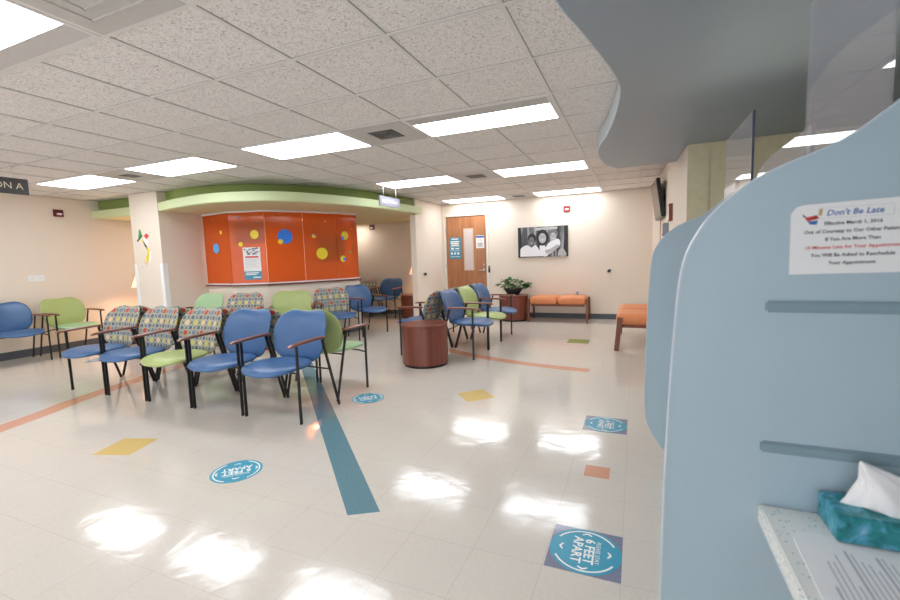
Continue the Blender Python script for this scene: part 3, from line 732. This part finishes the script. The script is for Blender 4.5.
# ------------------------------------------------------------------ chairs
ME = {}
def chair_meshes():
    def bk(x, y):
        if y > 0: x *= 1-.07*(y/.21)**2; y += -.016*math.exp(-(x/.11)**2)+.006*math.exp(-((abs(x)-.17)/.06)**2)
        else: x *= 1-.06*(-y/.2)
        return x, y
    ol = superell(.288, .235, 3.3, 60, bk)
    T = Matrix.Translation((0, .163, .636)) @ Matrix.Rotation(math.radians(17), 4, 'X').inverted() @ Matrix(((1, 0, 0, 0), (0, 0, -1, 0), (0, 1, 0, 0), (0, 0, 0, 1)))
    def bend(v): return Vector((v.x, v.y, v.z+.05*(v.x/.26)**2-.014*(v.y/.2)**2))
    ME['back'] = MB().pillow(ol, .056, 9, T, bend, 4.0).mesh('backrest')
    def st(x, y):
        if y > 0: x *= 1-.16*(y/.23)
        return x, y-(.012*(x/.26)**2 if y < 0 else 0)
    ol = superell(.270, .258, 2.5, 56, st)
    def bend2(v): return Vector((v.x, v.y, v.z-.018*max(0, -v.y/.22)**3+.01*(v.x/.27)**2))
    ME['seat'] = MB().pillow(ol, .066, 8, Matrix.Translation((0, -.145, .432)), bend2, 4.5).mesh('seat')
    ME['front_leg'] = MB().bar((0, -.25, 0), (0, -.252, .632), .014, .024).mesh('leg')
    ME['rear_leg'] = MB().bar((0, .235, .008), (0, .055, .632), .014, .024).mesh('leg')
    a = MB(); t = bmesh.new(); prof = []
    pts = [(-.335, .632), (-.30, .640), (-.2, .645), (-.08, .648), (.05, .648), (.09, .646)]
    rings = []
    for i, (y, z) in enumerate(pts):
        w_ = (.018, .024, .025, .024, .021, .016)[i]; h_ = (.006, .011, .012, .012, .011, .007)[i]
        rings.append([t.verts.new((w_*cx, y, z+h_*cz)) for cx, cz in ((-1, -.5), (-.6, -1), (.6, -1), (1, -.5), (1, .5), (.6, 1), (-.6, 1), (-1, .5))])
    for p, q in zip(rings, rings[1:]):
        for k in range(8): t.faces.new((p[k], q[k], q[(k+1) % 8], p[(k+1) % 8]))
    t.faces.new(rings[0]); t.faces.new(rings[-1][::-1]); bmesh.ops.recalc_face_normals(t, faces=t.faces)
    a._add(t); ME['arm'] = a.mesh('armrest')
    b = MB(); xo = .286
    for y in (-.20, .02):
        b.tube([(-xo, y-.07 if y < 0 else .12, .36), (-xo*.8, y, .395), (0, y, .403), (xo*.8, y, .395), (xo, y-.07 if y < 0 else .12, .36)], .0075, 6)
    ME['brace'] = b.mesh('seat_brace')
    ME['spine'] = MB().bar((0, .08, .400), (0, .20, .54), .05, .008).mesh('back_bracket')
    for k, m in (('front_leg', BLACK), ('rear_leg', BLACK), ('arm', ARMW), ('brace', BLACK), ('spine', BLACK)): ME[k].materials.append(m)
chair_meshes()
CUSH = {}
def cushion(kind, mat):
    k = (kind, mat.name)
    if k not in CUSH: me = ME[kind].copy(); me.materials.append(mat); CUSH[k] = me
    return CUSH[k]
XO = .294
def chair(x, y, rz, back, seat, label, group, arms=(True, True), legs=(0, 0)):
    """local -y is where the sitter looks; arms=(sitter's right = -x, left = +x)"""
    e = empty('waiting_chair', (x, y, 0), rz, label, 'chair', group)
    link('seat', cushion('seat', seat), None, e); link('backrest', cushion('back', back), None, e)
    link('seat_brace', ME['brace'], None, e); link('back_bracket', ME['spine'], None, e)
    for i, sx in enumerate((-1, 1)):
        for nm in ('front_leg', 'rear_leg'):
            link('leg', ME[nm], None, e, loc=(sx*(XO+legs[i]), 0, 0))
        if arms[i]: link('armrest', ME['arm'], None, e, loc=(sx*(XO+(.0 if arms[i] is True else arms[i])), 0, 0))
    return e
P = .630
G1 = 'front row of ganged chairs facing the camera'
row1 = [(FABRIC, BLUEV, 'patterned chair with blue seat at the left end of the front row'),
        (FABRIC, BLUEV, 'patterned chair with blue seat, second from left in the front row'),
        (FABRIC, LIMEV, 'patterned chair with lime green seat in the middle of the front row'),
        (BLUEV, BLUEV, 'all blue chair beside the lime seat, fourth in the front row'),
        (BLUEV, BLUEV, 'all blue chair at the right end of the front row')]
x0 = -5.247
for i, (bm_, sm_, lab) in enumerate(row1):
    chair(x0+i*P, 2.87, 0, bm_, sm_, lab, G1, (True if i == 0 else False, .018 if i < 4 else True))
G2 = 'rear row of ganged chairs standing back to back with the front row'
row2 = [(FABRIC, BLUEV, 'patterned chair at the left end of the rear row, backing the leftmost front chair'),
        (FABRIC, BLUEV, 'patterned chair in the rear row behind the second front chair'),
        (FABRIC, LIMEV, 'patterned chair in the rear row behind the lime-seated chair'),
        (FABRIC, BLUEV, 'patterned chair in the rear row behind the left all-blue chair'),
        (LIMEV, PALEV, 'lime green chair backing the rightmost blue chair, facing away')]
for i, (bm_, sm_, lab) in enumerate(row2):
    chair(-5.305+i*P, 3.392, PI, bm_, sm_, lab, G2, (True if i == 4 else False, .018 if i > 0 else True))
G3 = 'chairs facing right beside the drum table'
for i, (bm_, sm_, lab) in enumerate([(BLUEV, BLUEV, 'blue chair facing right, next to the near drum table'), (LIMEV, LIMEV, 'lime green chair between two blue chairs, facing right'), (BLUEV, BLUEV, 'blue chair facing right, nearest the plant')]):
    chair(-2.10, 5.32+i*.615, PI/2, bm_, sm_, lab, G3, (True if i == 0 else False, True))
G4 = 'chairs facing left, backs to the blue and lime ones'
for i, (bm_, sm_, lab) in enumerate([(FABRIC, BLUEV, 'patterned chair with blue seat directly behind the near drum table, facing left'), (FABRIC, BLUEV, 'patterned chair facing left, backing the lime green chair'), (FABRIC, LIMEV, 'patterned chair facing left, backing the blue chair nearest the plant')]):
    chair(-2.62, 5.32+i*.615, -PI/2, bm_, sm_, lab, G4, (False if i < 2 else True, True))
G5 = 'chairs along the left wall'
chair(-7.99, 3.16, PI/2, BLUEV, BLUEV, 'blue chair against the left wall, cut by the left edge of the photo', G5)
chair(-7.97, 3.83, PI/2+.03, LIMEV, PALEV, 'lime green chair with pale seat against the left wall', G5)
G6 = 'chairs along the low wall under the orange panels'
chair(-5.95, 4.52, .02, PALEV, PALEV, 'pale green chair in the corner by the cream column, under the orange panels', G6, (True, False))
chair(-5.25, 4.60, .33, FABRIC, BLUEV, 'patterned chair between the pale green and lime chairs under the orange panels', G6, (True, True))
chair(-4.70, 5.03, .70, LIMEV, LIMEV, 'lime green chair under the orange panels, seen above the blue chair backs', G6, (True, True))
chair(-4.42, 5.66, 1.00, FABRIC, BLUEV, 'patterned chair with blue seat at the right part of the orange panel wall', G6, (True, False))
chair(-4.35, 6.38, 1.36, BLUEV, BLUEV, 'blue chair facing right at the right end of the orange panels', G6, (True, True))
G7 = 'chairs against the alcove back wall'
chair(-5.74, 8.44, 0, FABRIC, BLUEV, 'patterned chair against the alcove back wall, partly behind a blue chair', G7)
chair(-5.08, 8.44, 0, BLUEV, BLUEV, 'blue chair against the alcove back wall, left of the far lamp', G7)

# ------------------------------------------------------------------ drum tables, lamps, plant
def drum(x, y, r, h, label):
    e = empty('drum_table', (x, y, 0), 0, label, 'side table', 'round cherry drum tables')
    MB().lathe([(0, 0), (r-.02, 0), (r-.02, .03), (0, .03)], 48).build('toe_kick', BLACKP, e)
    MB().lathe([(0, .03), (r, .03), (r, h-.03), (0, h-.03)], 64, smooth=False).build('drum_body', CHERRY, e)
    MB().lathe([(0, h-.03), (r+.003, h-.03), (r+.004, h-.026), (r+.004, h-.004), (r, h), (0, h)], 64, smooth=False).build('table_top', CHERRYT, e)
drum(-2.355, 4.70, .278, .50, 'dark cherry drum table in front of the chairs facing right')
drum(-2.22, 8.43, .285, .50, 'dark cherry drum table carrying the potted plant by the far wall')
drum(-4.46, 8.46, .285, .50, 'dark cherry drum table in the alcove under the far lamp')
drum(-7.87, 4.86, .285, .50, 'dark cherry drum table between the left wall and the column')
def lamp(x, y, z, power, label):
    e = empty('table_lamp', (x, y, z), 0, label, 'lamp', 'table lamps with white cone shades')
    MB().lathe([(0, 0), (.07, 0), (.07, .012), (.02, .02), (.03, .06), (.065, .13), (.06, .2), (.022, .27), (.012, .30), (.012, .45), (0, .45)], 28).build('lamp_base', CREAM, e)
    MB().lathe([(.155, .44), (.065, .68), (.063, .678), (.152, .441)], 36).build('lamp_shade', SHADE, e)
    ld = bpy.data.lights.new('bulb', 'POINT'); ld.energy = power; ld.color = (1, .62, .36); ld.shadow_soft_size = .04
    lo = bpy.data.objects.new('bulb', ld); COL.objects.link(lo); lo.parent = e; lo.location = (0, 0, .53)
lamp(-7.80, 4.84, .50, 24, 'white cone-shaded lamp half hidden behind the cream column')
lamp(-4.36, 8.42, .50, 8, 'white cone-shaded lamp half hidden behind the partition near the door')
pp = empty('potted_plant', (-2.22, 8.40, .50), 0, 'leafy green plant in a dark bowl pot on the far drum table', 'plant')
MB().lathe([(0, 0), (.10, 0), (.11, .01), (.185, .115), (.19, .13), (.175, .13), (.16, .10), (0, .10)], 36).build('pot', POT, pp)
MB().lathe([(0, .118), (.165, .112), (.12, .09), (0, .085)], 24).build('soil', SOIL, pp)
rnd = random.Random(11)
def leaf_bm(mb, base, d, L, wd, droop):
    t = bmesh.new(); d = d.normalized(); side = d.cross(Vector((0, 0, 1))).normalized(); n = 5; rows = []
    for i in range(n+1):
        u = i/n; c = base+d*L*u+Vector((0, 0, -droop*u*u)); w_ = wd*math.sin(PI*min(1, u*.93+.05))**.8
        rows.append([t.verts.new(c-side*w_+Vector((0, 0, .01*math.sin(u*9)))), t.verts.new(c+Vector((0, 0, -.006))), t.verts.new(c+side*w_)])
    for a, b_ in zip(rows, rows[1:]):
        for k in (0, 1): f_ = t.faces.new((a[k], b_[k], b_[k+1], a[k+1])); f_.smooth = True
    mb._add(t)
lv, lv2, stm = MB(), MB(), MB()
for k in range(62):
    a = rnd.uniform(0, 2*PI); rr = rnd.uniform(.03, .19); h = rnd.uniform(.17, .34)-rr*.3
    if k > 40: a = rnd.uniform(-.4, .3); rr = rnd.uniform(.22, .29); h = rnd.uniform(.17, .22)
    if k in (38, 39, 40): a = PI+rnd.uniform(-.3, .3); rr = .27; h = .2
    tip = Vector((rr*math.cos(a), rr*math.sin(a)*.8, h)); st_ = Vector((.05*math.cos(a), .05*math.sin(a), .11))
    stm.tube([st_, (st_+tip)/2+Vector((0, 0, .05)), tip], .0028, 4)
    for q in range(4):
        aa = a+rnd.uniform(-1.3, 1.3); d = Vector((math.cos(aa), math.sin(aa), rnd.uniform(-.1, .6)))
        leaf_bm(lv if rnd.random() < .7 else lv2, tip, d, rnd.uniform(.06, .11), rnd.uniform(.015, .028), rnd.uniform(0, .04))
lv.build('foliage', LEAF, pp)['kind'] = 'stuff'; lv2.build('light_foliage', LEAF2, pp)['kind'] = 'stuff'; stm.build('stems', LEAF2, pp)['kind'] = 'stuff'
MB().lathe([(0, -.012), (.016, 0), (0, .012)], 10, Matrix.Translation((.06, -.17, .135))).build('yellow_flower', YEL, pp)

# ------------------------------------------------------------------ orange benches
def bench(x, y, rz, L, D, label, n=2):
    e = empty('bench', (x, y, 0), rz, label, 'bench', 'orange vinyl benches')
    for i in range(n):
        w_ = L/n; cx = -L/2+w_*(i+.5)
        ol = superell(w_/2-.002, D/2, 16, 72)
        c = MB().pillow(ol, .150, 9, Matrix.Translation((cx, 0, .408)), None, 14).build('cushion', ORNGV, e)
    for sy in (-1, 1):
        MB().box(-L/2+.02, L/2-.02, sy*(D/2-.055)-.016, sy*(D/2-.055)+.016, .295, .338, .004).build('rail_or_band', BENCHW, e)
    for sx in (-1, 1):
        MB().box(sx*(L/2-.06)-.016, sx*(L/2-.06)+.016, -D/2+.04, D/2-.04, .295, .338, .004).build('cross_rail', BENCHW, e)
        for sy in (-1, 1):
            MB().bar((sx*(L/2+.022), sy*(D/2-.01), 0), (sx*(L/2+.020), sy*(D/2-.05), .44), .034, .06, (1, 0, 0), .004).build('leg', BENCHW, e)
bench(-1.355, 8.50, 0, 1.03, .50, 'orange two-cushion bench against the far wall under the photo')
bench(.015, 6.64, PI/2, 1.25, .50, 'orange bench along the right wall, half hidden by the blue divider')

# ------------------------------------------------------------------ television and frames on the right wall
tv = empty('television', (.345, 7.0, 1.99), 0, 'black flat television on a tilting wall arm at the right wall', 'television')
R = Matrix.Rotation(math.radians(3), 4, 'Z') @ Matrix.Translation((-.065, 0, 0)) @ Matrix.Rotation(math.radians(-8), 4, 'Y')
MB().box(-.03, .02, -.42, .42, -.26, .26, .006, R).build('housing', BLACKP, tv)
MB().box(-.032, -.030, -.40, .40, -.24, .24, 0, R).build('screen', simple('tv_glass', (34, 34, 38), .08), tv)
m = MB(); m.box(-.06, .04, -.03, .03, .03, .06, .003); m.box(-.06, .04, -.03, .03, -.08, -.05, .003); m.box(-.062, -.05, -.1, .1, -.12, .12, .002); m.box(.0, .02, -.08, .08, -.12, .12, .003); m.build('wall_mount', BLACK, tv)
e = empty('cable_channel', (.333, 7.30, 0), 0, 'thin tan cable channel running down below the television', 'cable channel')
MB().box(-.008, .02, -.02, .02, 0.1, 1.80, .002).build('channel', simple('tan_plastic', (176, 140, 100), .5), e)
MB().box(-.012, .02, -.04, .04, 1.76, 1.84, .003).build('outlet_box', simple('tan_plastic_box', (184, 150, 112), .5), e)
e = empty('picture_frame', (.385, 5.95, 1.73), 0, 'small dark brown framed picture on the right wall below the television', 'picture frame')
MB().box(-.03, .02, -.09, .10, -.10, .10, .003).build('frame', BROWN, e)
MB().box(-.032, -.03, -.07, .08, -.08, .08).build('print', PAPER, e)
e = empty('wall_dispenser', (.37, 6.3, 1.55), 0, 'pale grey wall dispenser left of the small brown frame', 'dispenser')
MB().box(-.06, .03, -.05, .05, -.10, .08, .012).build('housing', GREYS, e)
MB().box(-.064, -.05, -.03, .03, -.08, -.05, .003).build('push_bar', CHAR, e)

# ------------------------------------------------------------------ reception dividers and desk
def divider(y, label):
    left = [(.30, 0), (.20, .028), (.15, .075), (.105, .145), (.075, .21), (.062, .28), (.058, .42), (.064, .80), (.074, 1.05), (.084, 1.20), (.096, 1.27), (.118, 1.32), (.142, 1.355), (.178, 1.39), (.215, 1.418), (.26, 1.44), (.30, 1.455), (.345, 1.475), (.38, 1.498), (.425, 1.535), (.50, 1.60), (.60, 1.66), (.75, 1.70), (.95, 1.715)]
    p = spline(left, 5)+[(1.25, 1.72), (1.25, 0)]
    e = empty('desk_divider', (0, y, 0), 0, label, 'divider', 'wave-topped grey-blue desk dividers')
    M = Matrix(((1, 0, 0, 0), (0, 0, 1, -.014), (0, 1, 0, 0), (0, 0, 0, 1)))
    MB().prism(p, 0, .028, M).build('panel', BLUEW, e)
    q = spline(left, 5)
    o_ = offs(q, .0015); i_ = offs(q, -.0015)
    MB().prism(o_+i_[::-1], -.0012, .0292, M).build('edge_banding', BLUER, e)
    return e
d1 = divider(1.044, 'large near grey-blue divider with a wavy top, carrying the paper sign')
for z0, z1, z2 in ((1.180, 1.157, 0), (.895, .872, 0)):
    MB().box(.235, 1.2, -.019, -.013, z1, z0, .004).build('rail_or_band', BANDM, d1)  # thin teal-grey bands across the divider front, darker than its panel
divider(2.914, 'second grey-blue divider with a wavy top, beyond the near one')
dk = empty('reception_counter', (.75, 2.0, 0), 0, 'reception counter between the two grey-blue dividers', 'counter')
MB().box(-.35, .45, -.93, .89, 0, 1.03).build('body', BLUEW, dk)
MB().box(-.38, .48, -.935, .895, 1.03, 1.06, .004).build('counter_top', SOLID, dk)

def plexi(poly, x, label, edge=None):
    """sheet in the plane x=const; poly of (y, z)"""
    e = empty('acrylic_guard', (x, 0, 0), 0, label, 'clear guard')
    M = Matrix(((0, 0, 1, -.003), (1, 0, 0, 0), (0, 1, 0, 0), (0, 0, 0, 1)))
    MB().prism(poly, 0, .006, M).build('sheet', PLEXI, e)
    if edge: (y0, z0), (y1, z1) = edge; MB().bar((0, y0, z0), (0, y1, z1), .009, .009, (0, 1, 0), .001).build('dark_edge', simple('smoky_edge', (70, 74, 92), .3) if 'smoky_edge' not in MATS else MATS['smoky_edge'], e)
plexi([(2.26, 1.06), (2.26, 1.855), (2.86, 1.865), (2.86, 1.06)], .45, 'clear acrylic guard with a dark upright edge, left of the other', ((2.255, 1.06), (2.255, 1.856)))
plexi([(1.56, 1.06), (1.56, 1.62), (1.83, 1.615), (1.99, 1.61), (2.10, 1.60), (2.22, 1.53), (2.24, 1.40), (2.24, 1.06)], .45, 'clear low acrylic guard with a rounded far corner behind the near divider', ((1.555, 1.06), (1.555, 1.62)))
plexi([(1.08, 1.06), (1.08, 1.92), (1.52, 1.92), (1.52, 1.06)], .425, 'tall clear acrylic guard rising over the near divider at the right')
e = empty('desk_sign', (.55, 3.3, 1.06), 0, 'white upright sign board beside the reception guard', 'sign')
MB().box(-.006, .006, -.17, .2, .35, .62, .001).build('board', PAPER, e)
MB().box(-.008, .008, -.19, -.17, .0, .63, .002).build('dark_post', BROWN, e)
dk2 = empty('reception_counter', (1.0, 3.6, 0), 0, 'far reception counter behind the second divider', 'counter')
MB().box(-.5, .6, -.66, 1.1, 0, 1.03).build('body', BLUEW, dk2); MB().box(-.53, .63, -.665, 1.12, 1.03, 1.06, .004).build('counter_top', SOLID, dk2)
tl = empty('added_uplight', (.74, 2.62, 1.06), 0, 'added upward lamp hidden behind the dividers to brighten the soffit', 'lamp')  # unseen lamp added to throw a glow up onto soffit and khaki wall
MB().lathe([(0, 0), (.06, 0), (.06, .01), (.01, .02), (.01, .10), (.05, .12), (.06, .16), (.055, .16), (.045, .125), (0, .12)], 24).build('lamp_body', STEEL, tl)
ld = bpy.data.lights.new('bulb', 'SPOT'); ld.energy = 16; ld.color = (1, .93, .72); ld.spot_size = 2.5; ld.spot_blend = 1; ld.shadow_soft_size = .25
lo = bpy.data.objects.new('bulb', ld); COL.objects.link(lo); lo.parent = tl; lo.location = (0, 0, .2); lo.rotation_euler = (PI, 0, 0)

# writing ledge in front of the near divider
lg = empty('writing_ledge', (0, 0, 0), 0, 'white speckled ledge fixed to the near grey-blue divider', 'ledge')
ZL = .76
MB().prism([(.236, 1.029), (.236, .30), (.26, .27), (1.2, .27), (1.2, 1.029)], ZL-.038, ZL, bevel=.003).build('ledge_top', SOLID, lg)
MB().prism([(1.026, ZL-.038), (.55, ZL-.038), (1.026, .3)], .8, .83, Matrix(((0, 0, 1, 0), (1, 0, 0, 0), (0, 1, 0, 0), (0, 0, 0, 1)))).build('bracket', BLUEW, lg)
sp = empty('instruction_sheet', (.262, .965, ZL), math.radians(-2), 'laminated sheet of small print lying on the white speckled ledge', 'paper')
MB().prism(superell(.13, .20, 14, 48, lambda x, y: (x+.135, y-.215)), 0, .0012).build('sheet', PAPER, sp)
t_ = MB()
rnd = random.Random(5)
for k in range(26):
    x = .030+k*.0082; t_.box(x, x+(.0022 if k % 5 else .004), -.36+rnd.uniform(0, .03), -.05-rnd.uniform(0, .05 if k % 4 else .15), .0012, .0016)
t_.build('print_lines', GREYI, sp)
tb = empty('tissue_box', (.446, .978, ZL), math.radians(1), 'teal patterned tissue box with a white tissue on the ledge', 'tissue box')
tx = MB(); 
tx.box(-.115, .115, -.044, .044, .002, .052, .002); tx.build('carton', TBOX, tb)
MB().prism(superell(.062, .022, 2.2, 32), .052, .0528).build('opening', simple('film', (200, 214, 216), .3), tb)
t = bmesh.new(); N, K = 16, 28; rows = []
rnd = random.Random(2)
for i in range(N+1):
    u = i/N; row = []
    for k in range(K):
        a = 2*PI*k/K
        rr = (1-u)**.75
        wav = 1+.22*math.sin(3*a+2*u)+.12*math.sin(7*a+5*u)
        x = -.022+.062*math.cos(a)*rr*wav-.040*u+.010*math.sin(u*4); y = .02*math.sin(a)*(rr*wav+.25*u)
        row.append(t.verts.new((x, y, .050+.086*u**.8+.006*math.sin(2*a+3*u)*(1-u))))
    rows.append(row)
for a_, b_ in zip(rows, rows[1:]):
    for k in range(K): f_ = t.faces.new((a_[k], a_[(k+1) % K], b_[(k+1) % K], b_[k])); f_.smooth = True
m = MB(); m._add(t); m.build('tissue', TISSUE, tb)

# paper sign on the divider
sg = empty('paper_sign', (.360, 1.0285, 1.296), 0, 'white Don\'t Be Late paper sign taped to the near divider', 'sign')
M = Matrix(((1, 0, 0, 0), (0, 0, -1, 0), (0, 1, 0, 0), (0, 0, 0, 1))) @ Matrix.Rotation(math.radians(1.0), 4, 'Z')
MB().prism([(-.0905, -.064), (.105, -.064), (.105, .069), (-.072, .066), (-.082, .062), (-.0895, .050)], 0, .0006, M).build('sheet', PAPER, sg)
b = MB()
for x0_, x1_, y0_, y1_ in ((-.048, .060, .0575, .058), (-.048, .060, .0385, .039), (-.048, -.0475, .039, .0575), (.0595, .060, .039, .0575)): b.box(x0_, x1_, y0_, y1_, .0006, .0008, M=M)
b.build('title_border', GREYI, sg)
Sh = Matrix(((1, .25, 0, 0), (0, 1, 0, 0), (0, 0, 1, 0), (0, 0, 0, 1)))
text('title', "Don't Be Late", .0145, BLUEI, sg, M=M @ Matrix.Translation((.006, .0480, .0007)) @ Sh, depth=.0001, bold=.0003)
for i, (s_, m_) in enumerate((('Effective March 1, 2016', INK), ('Out of Courtesy to Our Other Patients', INK), ('If You Are More Than', INK), ('10 Minutes Late for Your Appointment', REDI), ('You Will Be Asked to Reschedule', INK), ('Your Appointment', INK))):
    text('text_line', s_, .0088, m_, sg, M=M @ Matrix.Translation((.003, .029-i*.0146, .0007)), depth=.0001, bold=.0002)
for nm, pts, m_ in (('red_patch', [(-.088, .044), (-.070, .048), (-.066, .041), (-.084, .037)], REDI), ('blue_patch', [(-.084, .037), (-.068, .038), (-.070, .030), (-.080, .031)], BLUEI), ('yellow_patch', [(-.078, .043), (-.070, .045), (-.072, .040)], YEL), ('tan_patch', [(-.066, .058), (-.061, .058), (-.063, .046), (-.067, .047)], simple('tan_ink', (190, 160, 90), .6)), ('black_stroke', [(-.092, .049), (-.090, .050), (-.085, .044), (-.088, .044)], INK)):
    MB().prism([(x*1.0+.020, y-.002) for x, y in pts], .0006, .0008, M).build(nm, m_, sg)
